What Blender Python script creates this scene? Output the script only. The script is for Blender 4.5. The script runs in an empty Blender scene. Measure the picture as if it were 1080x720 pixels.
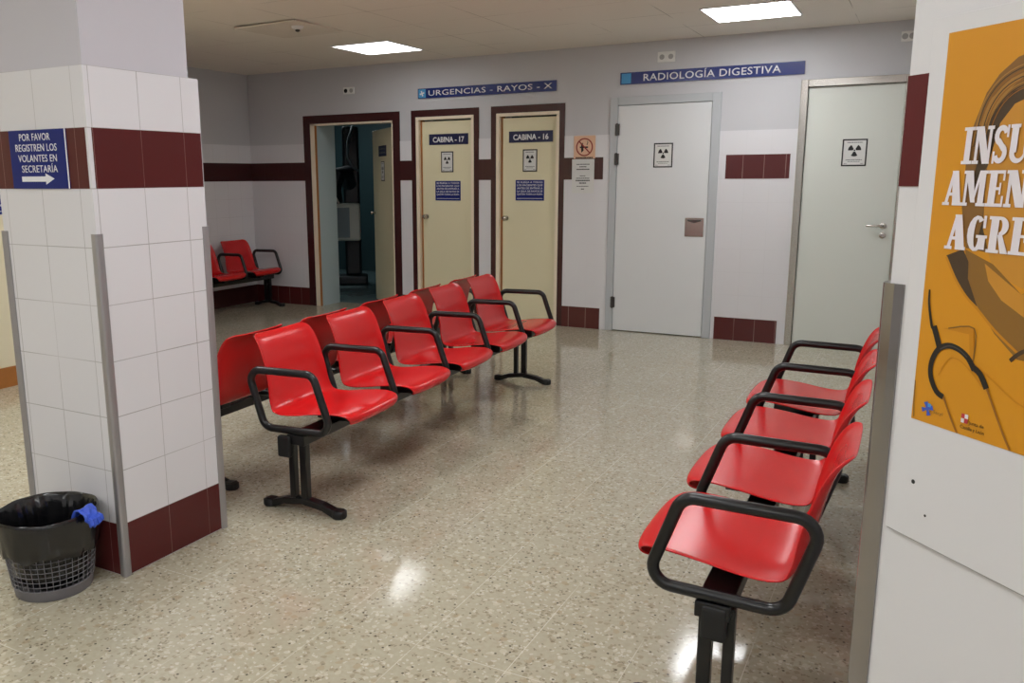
import bpy, bmesh, math, random
from mathutils import Vector, Matrix, noise
random.seed(7)
SC = bpy.context.scene
COL = SC.collection
PI = math.pi

# ------------------------------------------------------------------ materials
def lin(c):
    return tuple(((x/12.92) if x <= .04045 else ((x+.055)/1.055)**2.4) for x in c)
def rgb(r, g, b): return lin((r/255, g/255, b/255))+(1,)

def mat(name, col, rough=.5, metal=0, spec=.5, coat=0, emis=None, estr=0, bump=0, bscale=200, vary=0, vscale=3):
    m = bpy.data.materials.new(name); m.use_nodes = True
    nt = m.node_tree; b = nt.nodes['Principled BSDF']
    b.inputs['Base Color'].default_value = col
    b.inputs['Roughness'].default_value = rough
    b.inputs['Metallic'].default_value = metal
    b.inputs['Specular IOR Level'].default_value = spec
    b.inputs['Coat Weight'].default_value = coat
    b.inputs['Coat Roughness'].default_value = .08
    if emis:
        b.inputs['Emission Color'].default_value = emis; b.inputs['Emission Strength'].default_value = estr
    tc = nt.nodes.new('ShaderNodeTexCoord')
    if vary:
        n = nt.nodes.new('ShaderNodeTexNoise'); n.inputs['Scale'].default_value = vscale; n.inputs['Detail'].default_value = 4
        nt.links.new(tc.outputs['Object'], n.inputs['Vector'])
        mx = nt.nodes.new('ShaderNodeMix'); mx.data_type = 'RGBA'
        d = tuple(max(0, c*(1-vary)) for c in col[:3])+(1,)
        l = tuple(min(1, c*(1+vary*.5)) for c in col[:3])+(1,)
        mx.inputs[6].default_value = d; mx.inputs[7].default_value = l
        nt.links.new(n.outputs['Fac'], mx.inputs[0]); nt.links.new(mx.outputs[2], b.inputs['Base Color'])
    if bump:
        n = nt.nodes.new('ShaderNodeTexNoise'); n.inputs['Scale'].default_value = bscale; n.inputs['Detail'].default_value = 3
        nt.links.new(tc.outputs['Object'], n.inputs['Vector'])
        bp = nt.nodes.new('ShaderNodeBump'); bp.inputs['Strength'].default_value = bump; bp.inputs['Distance'].default_value = .002
        nt.links.new(n.outputs['Fac'], bp.inputs['Height']); nt.links.new(bp.outputs['Normal'], b.inputs['Normal'])
    return m

def math_node(nt, op, a, b=None, c=None):
    n = nt.nodes.new('ShaderNodeMath'); n.operation = op
    for i, v in enumerate((a, b, c)):
        if v is None: continue
        if isinstance(v, (int, float)): n.inputs[i].default_value = v
        else: nt.links.new(v, n.inputs[i])
    return n.outputs[0]

def line_mask(nt, sock, period, off, w):
    # 1 on the joint lines
    a = math_node(nt, 'ADD', sock, -off)
    a = math_node(nt, 'DIVIDE', a, period)
    a = math_node(nt, 'FRACT', a)
    a = math_node(nt, 'SUBTRACT', a, .5)
    a = math_node(nt, 'ABSOLUTE', a)
    return math_node(nt, 'GREATER_THAN', a, .5-w/period/2)

def tile_mat(name, col, grout, axis, offu=0, rough=.2, jv=.45, period=.2, gw=.003, strength=1, vary=.04, hz=True, spec=.5):
    m = mat(name, col, rough, spec=spec); nt = m.node_tree; b = nt.nodes['Principled BSDF']
    tc = nt.nodes.new('ShaderNodeTexCoord'); sp = nt.nodes.new('ShaderNodeSeparateXYZ')
    nt.links.new(tc.outputs['Object'], sp.inputs[0])
    mk = line_mask(nt, sp.outputs[axis], period, offu, gw)
    if hz:
        m2 = line_mask(nt, sp.outputs[2], period, 0, gw)
        mk = math_node(nt, 'MAXIMUM', mk, m2)
    n = nt.nodes.new('ShaderNodeTexNoise'); n.inputs['Scale'].default_value = 2.3
    nt.links.new(tc.outputs['Object'], n.inputs['Vector'])
    st = nt.nodes.new('ShaderNodeMapRange'); st.inputs[1].default_value = .35; st.inputs[2].default_value = .65
    st.inputs[3].default_value = .35*strength; st.inputs[4].default_value = strength
    nt.links.new(n.outputs['Fac'], st.inputs[0])
    mk2 = math_node(nt, 'MULTIPLY', mk, st.outputs[0])
    v = nt.nodes.new('ShaderNodeTexNoise'); v.inputs['Scale'].default_value = 1.2
    nt.links.new(tc.outputs['Object'], v.inputs['Vector'])
    mx0 = nt.nodes.new('ShaderNodeMix'); mx0.data_type = 'RGBA'
    mx0.inputs[6].default_value = tuple(c*(1-vary) for c in col[:3])+(1,); mx0.inputs[7].default_value = tuple(min(1, c*(1+vary)) for c in col[:3])+(1,)
    nt.links.new(v.outputs['Fac'], mx0.inputs[0])
    mx = nt.nodes.new('ShaderNodeMix'); mx.data_type = 'RGBA'
    nt.links.new(mx0.outputs[2], mx.inputs[6]); mx.inputs[7].default_value = grout
    nt.links.new(mk2, mx.inputs[0]); nt.links.new(mx.outputs[2], b.inputs['Base Color'])
    bp = nt.nodes.new('ShaderNodeBump'); bp.inputs['Strength'].default_value = .3; bp.inputs['Distance'].default_value = .001; bp.invert = True
    nt.links.new(mk, bp.inputs['Height']); nt.links.new(bp.outputs['Normal'], b.inputs['Normal'])
    return m

WHITE_T = rgb(226, 225, 229); GROUT = rgb(150, 146, 144)
M = {}
M['tile_x'] = tile_mat('white_tile_far', WHITE_T, GROUT, 0, offu=.02, strength=.10, rough=.22)
M['tile_y'] = tile_mat('white_tile_side', WHITE_T, GROUT, 1, offu=.0, strength=.35, rough=.22)
M['tile_px'] = tile_mat('white_tile_pillar_front', WHITE_T, GROUT, 0, offu=-2.52, strength=.75, rough=.3, gw=.0028)
M['tile_py'] = tile_mat('white_tile_pillar_side', WHITE_T, GROUT, 1, offu=2.154, strength=.9, rough=.3, gw=.003)
MAR = rgb(88, 34, 34)
GP = rgb(170, 140, 132)
M['mar_x'] = tile_mat('maroon_tile_far', MAR, GP, 0, offu=-1.573, period=.172, gw=.005, strength=.7, rough=.18, hz=False)
M['mar_xp'] = tile_mat('maroon_tile_far_plain', rgb(68, 32, 32), GP, 0, offu=-6.28, period=.2, gw=.003, strength=.12, rough=.22, hz=False)
M['mar_py'] = tile_mat('maroon_tile_pillar_side', MAR, GP, 1, offu=2.154, gw=.002, strength=.7, spec=.3, rough=.25, hz=False)
M['mar_px'] = tile_mat('maroon_tile_pillar_front', MAR, GP, 0, offu=-2.52, gw=.002, strength=.7, spec=.3, rough=.3, hz=False)
M['maroon'] = mat('maroon_tile', rgb(66, 31, 32), .25, vary=.1)
M['maroon_near'] = mat('maroon_tile_near', rgb(92, 32, 34), .35, spec=.25, vary=.08)
M['paint'] = mat('grey_wall_paint', rgb(202, 202, 206), .6, bump=.08, bscale=60, vary=.03)
M['paint_lilac'] = mat('lilac_pillar_paint', rgb(204, 202, 210), .6, bump=.1, bscale=60, vary=.03)
M['cream_wall'] = mat('cream_wall_paint', rgb(226, 219, 190), .6, vary=.03)
M['cream'] = mat('cream_door_paint', rgb(230, 222, 188), .4, vary=.02)
M['cream_frame'] = mat('cream_frame_paint', rgb(242, 228, 204), .4)
M['white_door'] = mat('white_door_laminate', rgb(226, 228, 230), .35, vary=.02)
M['white_door2'] = mat('offwhite_door_laminate', rgb(220, 224, 217), .35, vary=.02)
M['grey_frame'] = mat('grey_frame_paint', rgb(190, 194, 198), .4)
M['steel'] = mat('brushed_steel', rgb(190, 186, 180), .22, metal=1, vary=.06, vscale=30)
M['guard'] = mat('polished_steel_guard', rgb(158, 154, 154), .14, metal=.9, vary=.05, vscale=8)
M['guard_grey'] = mat('grey_aluminium_guard', rgb(168, 166, 168), .4, metal=.6)
M['dark_metal'] = mat('dark_metal', rgb(90, 88, 86), .35, metal=.8)
M['red'] = mat('red_plastic', rgb(208, 24, 27), .24, spec=.5, vary=.05, vscale=5)
M['black'] = mat('black_powder_coat', rgb(13, 13, 15), .28, bump=.05, bscale=300)
M['rubber'] = mat('black_rubber', rgb(18, 18, 19), .6)
M['blue'] = mat('navy_sign', rgb(16, 34, 116), .4, spec=.25, vary=.05)
M['blue_strip'] = mat('blue_strip_sign', rgb(40, 56, 122), .16, spec=.8)
M['navy'] = mat('dark_navy_sign', rgb(22, 28, 72), .35)
M['white'] = mat('white_print', rgb(238, 238, 242), .45)
M['lightblue'] = mat('light_blue_print', rgb(80, 160, 214), .4)
M['paper'] = mat('white_paper', rgb(222, 222, 220), .6)
M['ink'] = mat('black_ink', rgb(24, 24, 26), .5)
M['greyink'] = mat('grey_ink', rgb(110, 110, 112), .6)
M['wood'] = mat('wood_skirting', rgb(170, 110, 52), .4, vary=.2, vscale=14)
M['peach'] = mat('peach_sticker', rgb(232, 190, 160), .5)
M['redink'] = mat('dark_red_ink', rgb(146, 40, 36), .5)
M['plastic'] = mat('white_socket_plastic', rgb(232, 232, 230), .35)
M['socket_grey'] = mat('socket_recess', rgb(168, 168, 168), .5)
M['board'] = mat('white_board_panel', rgb(218, 217, 218), .38, vary=.015)
M['edge_grey'] = mat('grey_seam', rgb(140, 138, 134), .7)
M['bin'] = mat('grey_bin_plastic', rgb(112, 110, 114), .45)
M['bag'] = mat('black_bin_bag', rgb(16, 16, 18), .2, spec=.7, bump=1.0, bscale=22)
M['glove'] = mat('blue_glove', rgb(62, 96, 214), .45)
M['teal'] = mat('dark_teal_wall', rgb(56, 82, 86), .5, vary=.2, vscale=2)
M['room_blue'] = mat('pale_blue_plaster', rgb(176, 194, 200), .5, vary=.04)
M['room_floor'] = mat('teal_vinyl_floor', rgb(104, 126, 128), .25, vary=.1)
M['machine'] = mat('machine_offwhite', rgb(205, 208, 196), .4)
M['machine_dark'] = mat('machine_dark', rgb(26, 34, 38), .4)
M['machine_grey'] = mat('machine_grey', rgb(120, 136, 142), .4)
M['lamp'] = mat('lamp_diffuser_added', rgb(255, 255, 255), .5, emis=(.96, .975, 1, 1), estr=11)  # for the panels added out of view to brighten the hall
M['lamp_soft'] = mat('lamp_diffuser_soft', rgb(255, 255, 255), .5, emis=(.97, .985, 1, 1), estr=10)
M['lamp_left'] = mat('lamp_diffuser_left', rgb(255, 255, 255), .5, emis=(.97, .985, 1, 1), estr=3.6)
M['lamp_xray_added'] = mat('lamp_diffuser_xray_added', rgb(255, 255, 255), .5, emis=(.9, .97, 1, 1), estr=6)  # for the hidden panel added to lift the x-ray room
M['poster'] = mat('poster_yellow', rgb(214, 146, 26), .35, vary=.12, vscale=3)
for n, c in dict(p_hair=(132, 92, 42), p_hair_light=(172, 124, 56), p_dark=(70, 52, 34), p_skin=(198, 138, 46), p_neck=(138, 98, 40),
                 p_shade=(198, 130, 18), p_light=(232, 168, 36), p_blue=(60, 90, 190), p_red=(196, 60, 70), p_tube=(28, 24, 22), p_hi=(70, 66, 66), p_metal=(150, 96, 30), p_text=(228, 222, 226)).items():
    M[n] = mat(n.replace('p_', 'poster_print_'), rgb(*c), .35)

M['shade_toned'] = mat('shade_toned_ceiling_tile', rgb(228, 220, 208), .85, vary=.1, vscale=5)  # shadow around the sagging tile put into its colour
def floor_mat():
    m = mat('terrazzo_floor', rgb(172, 162, 142), .13, spec=.65); nt = m.node_tree; b = nt.nodes['Principled BSDF']
    tc = nt.nodes.new('ShaderNodeTexCoord'); L = nt.links.new
    def mix(f, a, c):
        x = nt.nodes.new('ShaderNodeMix'); x.data_type = 'RGBA'
        for i, v in ((0, f), (6, a), (7, c)):
            if isinstance(v, (tuple, float)): x.inputs[i].default_value = v
            else: L(v, x.inputs[i])
        return x.outputs[2]
    # cloudy base
    n1 = nt.nodes.new('ShaderNodeTexNoise'); n1.inputs['Scale'].default_value = 2.2; n1.inputs['Detail'].default_value = 5
    L(tc.outputs['Object'], n1.inputs['Vector'])
    base = mix(n1.outputs['Fac'], rgb(176, 169, 147), rgb(192, 186, 166))
    # fine mottling
    n3 = nt.nodes.new('ShaderNodeTexNoise'); n3.inputs['Scale'].default_value = 55; n3.inputs['Detail'].default_value = 3
    L(tc.outputs['Object'], n3.inputs['Vector'])
    f3 = nt.nodes.new('ShaderNodeMapRange'); f3.inputs[1].default_value = .35; f3.inputs[2].default_value = .7; f3.inputs[4].default_value = .45
    L(n3.outputs['Fac'], f3.inputs[0]); base = mix(f3.outputs[0], base, rgb(164, 155, 132))
    # chips of three sizes
    for sc, lo, cols, seed in ((52, .20, (rgb(208, 203, 186), rgb(150, 138, 114)), 0), (95, .22, (rgb(218, 214, 200), rgb(118, 106, 86)), 3.7), (34, .10, (rgb(172, 156, 128), rgb(204, 198, 178)), 9.1)):
        mp = nt.nodes.new('ShaderNodeMapping'); mp.inputs['Location'].default_value = (seed, seed*2, 0); L(tc.outputs['Object'], mp.inputs[0])
        ns = nt.nodes.new('ShaderNodeTexNoise'); ns.inputs['Scale'].default_value = sc*.8; L(mp.outputs[0], ns.inputs['Vector'])
        ad = nt.nodes.new('ShaderNodeVectorMath'); ad.operation = 'MULTIPLY_ADD'
        L(ns.outputs['Color'], ad.inputs[0]); ad.inputs[1].default_value = (.022, .022, 0); L(mp.outputs[0], ad.inputs[2])
        vo = nt.nodes.new('ShaderNodeTexVoronoi'); vo.inputs['Scale'].default_value = sc; vo.voronoi_dimensions = '2D'
        L(ad.outputs[0], vo.inputs['Vector'])
        sp = nt.nodes.new('ShaderNodeSeparateColor'); L(vo.outputs['Color'], sp.inputs[0])
        inside = math_node(nt, 'LESS_THAN', vo.outputs['Distance'], .42)
        pick = math_node(nt, 'LESS_THAN', sp.outputs[0], lo)
        f = math_node(nt, 'MULTIPLY', inside, pick)
        f = math_node(nt, 'MULTIPLY', f, .58)
        tone = math_node(nt, 'GREATER_THAN', sp.outputs[1], .5)
        chip = mix(tone, cols[0], cols[1])
        base = mix(f, base, chip)
    # sparse near-black specks
    vo = nt.nodes.new('ShaderNodeTexVoronoi'); vo.inputs['Scale'].default_value = 30; vo.voronoi_dimensions = '2D'; L(tc.outputs['Object'], vo.inputs['Vector'])
    sp = nt.nodes.new('ShaderNodeSeparateColor'); L(vo.outputs['Color'], sp.inputs[0])
    f = math_node(nt, 'MULTIPLY', math_node(nt, 'LESS_THAN', vo.outputs['Distance'], .12), math_node(nt, 'LESS_THAN', sp.outputs[2], .16))
    base = mix(math_node(nt, 'MULTIPLY', f, .8), base, rgb(58, 48, 40))
    # joints (tiles of 31 cm, faint)
    s2 = nt.nodes.new('ShaderNodeSeparateXYZ'); L(tc.outputs['Object'], s2.inputs[0])
    jm = math_node(nt, 'MAXIMUM', line_mask(nt, s2.outputs[0], .3075, -.97, .0028), line_mask(nt, s2.outputs[1], .615, 2.66, .0028))
    n4 = nt.nodes.new('ShaderNodeTexNoise'); n4.inputs['Scale'].default_value = 1.7; L(tc.outputs['Object'], n4.inputs['Vector'])
    mr = nt.nodes.new('ShaderNodeMapRange'); mr.inputs[1].default_value = .38; mr.inputs[2].default_value = .56; mr.inputs[4].default_value = .8; L(n4.outputs['Fac'], mr.inputs[0])
    base = mix(math_node(nt, 'MULTIPLY', jm, mr.outputs[0]), base, rgb(218, 213, 198))
    L(base, b.inputs['Base Color'])
    rn = nt.nodes.new('ShaderNodeMapRange'); rn.inputs[3].default_value = .07; rn.inputs[4].default_value = .13; L(n1.outputs['Fac'], rn.inputs[0])
    L(rn.outputs[0], b.inputs['Roughness'])
    bp = nt.nodes.new('ShaderNodeBump'); bp.inputs['Strength'].default_value = .02; bp.inputs['Distance'].default_value = .003
    n5 = nt.nodes.new('ShaderNodeTexNoise'); n5.inputs['Scale'].default_value = 9; L(tc.outputs['Object'], n5.inputs['Vector'])
    L(n5.outputs['Fac'], bp.inputs['Height']); L(bp.outputs['Normal'], b.inputs['Normal'])
    return m
M['floor'] = floor_mat()

def ceiling_mat():
    m = mat('ceiling_tiles', rgb(215, 210, 200), .85); nt = m.node_tree; b = nt.nodes['Principled BSDF']; L = nt.links.new
    tc = nt.nodes.new('ShaderNodeTexCoord'); s2 = nt.nodes.new('ShaderNodeSeparateXYZ'); L(tc.outputs['Object'], s2.inputs[0])
    jm = math_node(nt, 'MAXIMUM', line_mask(nt, s2.outputs[0], .6, -4.78, .006), line_mask(nt, s2.outputs[1], .6, 6.42, .006))
    n = nt.nodes.new('ShaderNodeTexNoise'); n.inputs['Scale'].default_value = 1.9; n.inputs['Detail'].default_value = 2; L(tc.outputs['Object'], n.inputs['Vector'])
    mr = nt.nodes.new('ShaderNodeMapRange'); mr.inputs[1].default_value = .42; mr.inputs[2].default_value = .6; mr.inputs[4].default_value = .65; L(n.outputs['Fac'], mr.inputs[0])
    f = math_node(nt, 'MULTIPLY', jm, mr.outputs[0])
    mx = nt.nodes.new('ShaderNodeMix'); mx.data_type = 'RGBA'; mx.inputs[6].default_value = rgb(236, 230, 220); mx.inputs[7].default_value = rgb(130, 120, 108)
    L(f, mx.inputs[0]); L(mx.outputs[2], b.inputs['Base Color'])
    return m
M['ceiling'] = ceiling_mat()

# ------------------------------------------------------------------ mesh helpers
class MB:
    def __init__(s): s.v = []; s.f = []; s.mi = []; s.mats = []
    def m(s, name):
        if name not in s.mats: s.mats.append(name)
        return s.mats.index(name)
    def add(s, vs, fs, mt):
        k = len(s.v); s.v += [tuple(v) for v in vs]; i = s.m(mt)
        for f in fs: s.f.append(tuple(k+j for j in f)); s.mi.append(i)
        return s
    def box(s, x0, x1, y0, y1, z0, z1, mt):
        vs = [(x, y, z) for x in (x0, x1) for y in (y0, y1) for z in (z0, z1)]
        return s.add(vs, [(0, 1, 3, 2), (4, 6, 7, 5), (0, 4, 5, 1), (2, 3, 7, 6), (0, 2, 6, 4), (1, 5, 7, 3)], mt)
    def prism(s, pts, mapf, d0, d1, mt):
        # pts 2D ccw; mapf(u,v,d)->xyz
        n = len(pts)
        vs = [mapf(u, v, d0) for u, v in pts]+[mapf(u, v, d1) for u, v in pts]
        fs = [tuple(range(n-1, -1, -1)), tuple(range(n, 2*n))]+[(i, (i+1) % n, n+(i+1) % n, n+i) for i in range(n)]
        return s.add(vs, fs, mt)
    def tube(s, pts, r, mt, closed=False, n=10, flat=1.0):
        pts = [Vector(p) for p in pts]; N = len(pts); vs = []; fs = []
        def tan(i):
            a = pts[(i-1) % N] if (closed or i > 0) else pts[i]
            b = pts[(i+1) % N] if (closed or i < N-1) else pts[i]
            return (b-a).normalized()
        t = tan(0); u = t.orthogonal().normalized(); 
        if abs(t.y) < .9: u = Vector((0, 1, 0)); u = (u-t*u.dot(t)).normalized()
        for i in range(N):
            t = tan(i); u = (u-t*u.dot(t)).normalized(); w = t.cross(u)
            rr = r[i] if isinstance(r, (list, tuple)) else r
            for k in range(n):
                a = 2*PI*k/n; vs.append(pts[i]+u*math.cos(a)*rr*flat+w*math.sin(a)*rr)
        for i in range(N if closed else N-1):
            j = (i+1) % N
            for k in range(n): fs.append((i*n+k, i*n+(k+1) % n, j*n+(k+1) % n, j*n+k))
        if not closed: fs += [tuple(range(n-1, -1, -1)), tuple((N-1)*n+k for k in range(n))]
        return s.add(vs, fs, mt)
    def cyl(s, p0, p1, r, mt, n=20): return s.tube([p0, p1], r, mt, n=n)
    def lathe(s, prof, c, mt, n=24, axis='z'):
        vs = []; fs = []
        for r, h in prof:
            for k in range(n):
                a = 2*PI*k/n
                if axis == 'z': vs.append((c[0]+r*math.cos(a), c[1]+r*math.sin(a), c[2]+h))
                else: vs.append((c[0]+r*math.cos(a), c[1]-h, c[2]+r*math.sin(a)))
        for i in range(len(prof)-1):
            for k in range(n): fs.append((i*n+k, i*n+(k+1) % n, (i+1)*n+(k+1) % n, (i+1)*n+k))
        fs += [tuple(range(n-1, -1, -1)), tuple((len(prof)-1)*n+k for k in range(n))]
        return s.add(vs, fs, mt)
    def build(s, name, parent=None, smooth=False, bevel=0, seg=2, sub=0):
        me = bpy.data.meshes.new(name); me.from_pydata(s.v, [], s.f)
        for n in s.mats: me.materials.append(M[n])
        me.polygons.foreach_set('material_index', s.mi)
        bm = bmesh.new(); bm.from_mesh(me); bmesh.ops.recalc_face_normals(bm, faces=bm.faces); bm.to_mesh(me); bm.free()
        if smooth:
            me.polygons.foreach_set('use_smooth', [True]*len(me.polygons))
            try: me.set_sharp_from_angle(angle=math.radians(40))
            except Exception: pass
        o = bpy.data.objects.new(name, me); COL.objects.link(o)
        if parent: o.parent = parent
        if bevel:
            b = o.modifiers.new('bevel', 'BEVEL'); b.width = bevel; b.segments = seg; b.limit_method = 'ANGLE'; b.angle_limit = math.radians(40)
        if sub:
            b = o.modifiers.new('sub', 'SUBSURF'); b.levels = sub; b.render_levels = sub
        return o

def tag(o, label=None, cat=None, group=None, kind=None):
    if label: o['label'] = label
    if cat: o['category'] = cat
    if group: o['group'] = group
    if kind: o['kind'] = kind
    return o
def thing(name, label, cat, loc=(0, 0, 0), rz=0, group=None):
    o = bpy.data.objects.new(name, None); COL.objects.link(o); o.empty_display_size = .1
    o.location = loc; o.rotation_euler = (0, 0, rz)
    return tag(o, label, cat, group)
def struct(o, label=None): return tag(o, label, None, None, 'structure')
def struct_root(name, label, loc=(0, 0, 0), rz=0):
    o = bpy.data.objects.new(name, None); COL.objects.link(o); o.empty_display_size = .1
    o.location = loc; o.rotation_euler = (0, 0, rz); return struct(o, label)
def copy_tree(o, parent=None):
    c = o.copy(); COL.objects.link(c)
    if parent is not None: c.parent = parent
    for ch in list(o.children): copy_tree(ch, c)
    return c

def text(parent, s, mt, x, y, z, height=None, width=None, name='lettering', align='LEFT', bold=0, depth=.0008, size=.1, space=1.0, shear=0):
    """upright lettering in the local xz plane, facing -y; x,z = left/centre and bottom of the capitals"""
    cu = bpy.data.curves.new('t', 'FONT'); cu.body = s; cu.size = 1; cu.offset = bold; cu.space_character = space; cu.resolution_u = 3; cu.shear = shear
    to = bpy.data.objects.new('t', cu); COL.objects.link(to)
    dg = bpy.context.evaluated_depsgraph_get(); dg.update()
    me = bpy.data.meshes.new_from_object(to.evaluated_get(dg)); bpy.data.objects.remove(to); bpy.data.curves.remove(cu)
    xs = [v.co.x for v in me.vertices]; ys = [v.co.y for v in me.vertices]
    w = max(xs)-min(xs); x0 = min(xs); cap = .70+bold*2
    sy = (height or size)/cap; sx = (width/w) if width else sy
    W = w*sx; ox = x if align == 'LEFT' else x-W/2
    for v in me.vertices:
        a, b = v.co.x, v.co.y
        v.co = Vector((ox+(a-x0)*sx, y, z+b*sy))
    me.materials.clear(); me.materials.append(M[mt])
    # give the letters a little thickness
    bm = bmesh.new(); bm.from_mesh(me)
    r = bmesh.ops.extrude_face_region(bm, geom=bm.faces[:])
    bmesh.ops.translate(bm, vec=(0, -depth, 0), verts=[g for g in r['geom'] if isinstance(g, bmesh.types.BMVert)])
    bmesh.ops.recalc_face_normals(bm, faces=bm.faces); bm.to_mesh(me); bm.free()
    o = bpy.data.objects.new(name, me); COL.objects.link(o); o.parent = parent
    return o

FR = lambda u, v, d: (u, d, v)       # local xz plane, depth along y
D = 7.596                            # far wall face
ZC = 2.58                            # ceiling height
XL = -6.88                           # left wall of the alcove
XR = -.043                           # right wall

# ------------------------------------------------------------------ shell
f = MB().box(-7.2, 2.2, -2.6, 7.96, -.1, 0, 'floor').build('floor'); struct(f, 'beige speckled terrazzo floor of the waiting area')
c = MB().box(-7.2, 2.2, -2.6, 7.596+.35, ZC, ZC+.1, 'ceiling').build('ceiling'); struct(c, 'suspended ceiling of pale grey square tiles')

doors = [(-6.003, -4.927, 2.01), (-4.645, -3.976, 2.03), (-3.73, -3.073, 2.03), (-2.579, -1.604, 2.122), (-.975, -.17, 2.18)]
w = MB(); xs = [XL]
for a, b, h in doors: xs += [a, b]
xs.append(XR)
for i in range(0, len(xs), 2):
    w.box(xs[i], xs[i+1], D, D+.35, 0, 1.8, 'tile_x')
    w.box(xs[i], xs[i+1], D+.006, D+.35, 1.8, ZC, 'paint')
for a, b, h in doors: w.box(a, b, D+.006, D+.35, h, ZC, 'paint')
struct(w.build('wall_back'), 'far wall with white tiles below and grey paint above')
# maroon band and skirting on the far wall
k = 1
def trim(m, label=None):
    global k
    o = m.build('trim_%d' % k); k += 1; return struct(o, label)
B0, B1 = 1.4, 1.6
for a, b in ((XL, -6.098), (-4.841, -4.70), (-3.921, -3.787), (-3.02, -2.638)):
    trim(MB().box(a, b, D-.003, D, B0, B1, 'mar_xp'), 'maroon tile band on the far wall')
trim(MB().box(-1.543, -1.026, D-.003, D, B0, B1, 'mar_x'), 'three maroon tiles between the two white doors')
nb = 1
def baseboard(m, nm, label): return struct(m.build('baseboard_'+nm), label)
for nm, a, b, mm in (('back', XL, -6.098, 'mar_x'), ('back', -4.841, -4.70, 'mar_xp'), ('back', -3.921, -3.787, 'mar_xp'), ('back', -3.02, -2.638, 'mar_x'), ('back', -1.573, -1.047, 'mar_x')):
    baseboard(MB().box(a, b, D-.004, D, 0, .2, mm), nm, 'maroon tile skirting on the far wall')
# left wall of the alcove
w = MB().box(XL-.15, XL, 4.9, D+.35, 0, 1.8, 'tile_y').box(XL-.15, XL-.006, 4.9, D+.35, 1.8, ZC, 'paint')
struct(w.build('wall_left'), 'tiled left wall of the alcove behind the bench')
trim(MB().box(XL, XL+.003, 4.9, D, B0, B1, 'maroon'), 'maroon tile band on the left alcove wall')
baseboard(MB().box(XL, XL+.004, 4.9, D, 0, .2, 'maroon'), 'left', 'maroon tile skirting on the left alcove wall')
# nearer left wall (cream, with wooden skirting), the jog, and the walls behind the camera
w = MB().box(-5.72, -5.57, -2.6, 4.75, 0, ZC, 'cream_wall').box(XL-.15, -5.57, 4.75, 4.9, 0, ZC, 'paint')
struct(w.build('wall_left_near'), 'cream painted wall to the left of the pillar')
baseboard(MB().box(-5.57, -5.555, -2.4, 4.75, 0, .14, 'wood'), 'left_near', 'brown wooden skirting on the cream wall')
struct(MB().box(-7.03, 2.2, -2.75, -2.6, 0, ZC, 'paint').build('wall_front'))
# right wall with its 45 degree splay towards the camera
s2 = math.sqrt(.5)
E0 = Vector((XR, 1.6, 0)); dv = Vector((s2, -s2, 0)); LS = 2.4
w = MB()
E1 = E0+dv*LS
for z0, z1, mt in ((0, 1.41, 'board'), (1.41, 1.585, 'board'), (1.585, ZC, 'board')):
    P = [(E0.x, D+.35), (E0.x, E0.y), (E1.x, E1.y), (E1.x, -2.75), (E1.x+.25, -2.75), (E1.x+.25, D+.35)]
    w.prism(P, lambda u, v, d: (u, v, d), z0, z1, mt)
w = MB().prism(P, lambda u, v, d: (u, v, d), 0, ZC, 'board')
wr = struct(w.build('wall_right'), 'white wall with a splayed corner nearest the camera')
def sp(s, z, d=0): # point on splay: s along, d out of the wall
    return (E0.x+dv.x*s-s2*d, E0.y+dv.y*s-s2*d, z)
tr = MB().prism([(0, 1.41), (.3, 1.41), (.3, 1.585), (0, 1.585)], lambda u, v, d: sp(u, v, d), 0, .002, 'maroon_near')
trim(tr, 'maroon tile at the splayed corner of the right wall')
tr = MB().box(XR-.002, XR, 1.6, D, 1.41, 1.585, 'maroon'); trim(tr, 'maroon tile band along the right wall')

def guard(name, parent, corner, da, db, z0, z1, leg, mt, th=.002, bulge=.004, grow=0):
    """angle profile: corner point, da/db unit directions along the two wall faces away from the corner"""
    c = Vector(corner); a = Vector(da); b = Vector(db)
    o = -(a+b).normalized()*0
    n = 6; path = []
    out = [c+a*leg]
    # rounded outer nose
    na = -(b-(a*b.dot(a))).normalized()   # outward normal of the face along a
    nbv = -(a-(b*a.dot(b))).normalized()
    r = bulge
    P = [c+a*leg+na*th, c+a*r*2+na*(r)]
    for i in range(n+1):
        t = i/n; nn = (na*(1-t)+nbv*t).normalized(); P.append(c+nn*r*1.25)
    P += [c+b*r*2+nbv*r, c+b*leg+nbv*th, c+b*leg+nbv*.0002, c+nbv*.0002+na*.0002, c+a*leg+na*.0002]
    m = MB().prism([(p.x, p.y) for p in P], lambda u, v, d: (u, v, d), z0, z1, mt)
    return m.build(name, parent)
guard('corner_guard', wr, (XR, 1.6, 0), (0, 1, 0), (s2, -s2, 0), 0, 1.25, .032, 'guard', bulge=.009, th=.003)['label'] = 'polished metal corner guard'

# ------------------------------------------------------------------ pillar
px0, px1, py0, py1 = -2.96, -2.457, 1.934, 2.443
pl = thing('tiled_pillar', 'square white-tiled pillar with a maroon band, beside the black waste bin', 'pillar', (0, 0, 0))
m = MB()
def faces4(m, x0, x1, y0, y1, z0, z1, mx, my):
    vs = [(x0, y0), (x1, y0), (x1, y1), (x0, y1)]
    for i, mt in enumerate((mx, my, mx, my)):
        (ax, ay), (bx, by) = vs[i], vs[(i+1) % 4]
        m.add([(ax, ay, z0), (bx, by, z0), (bx, by, z1), (ax, ay, z1)], [(0, 1, 2, 3)], mt)
    m.add([(x, y, z1) for x, y in vs], [(0, 1, 2, 3)], mx); m.add([(x, y, z0) for x, y in vs], [(3, 2, 1, 0)], mx)
faces4(m, px0, px1, py0, py1, 0, 1.8, 'tile_px', 'tile_py')
m.build('tiled_shaft', pl)
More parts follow.
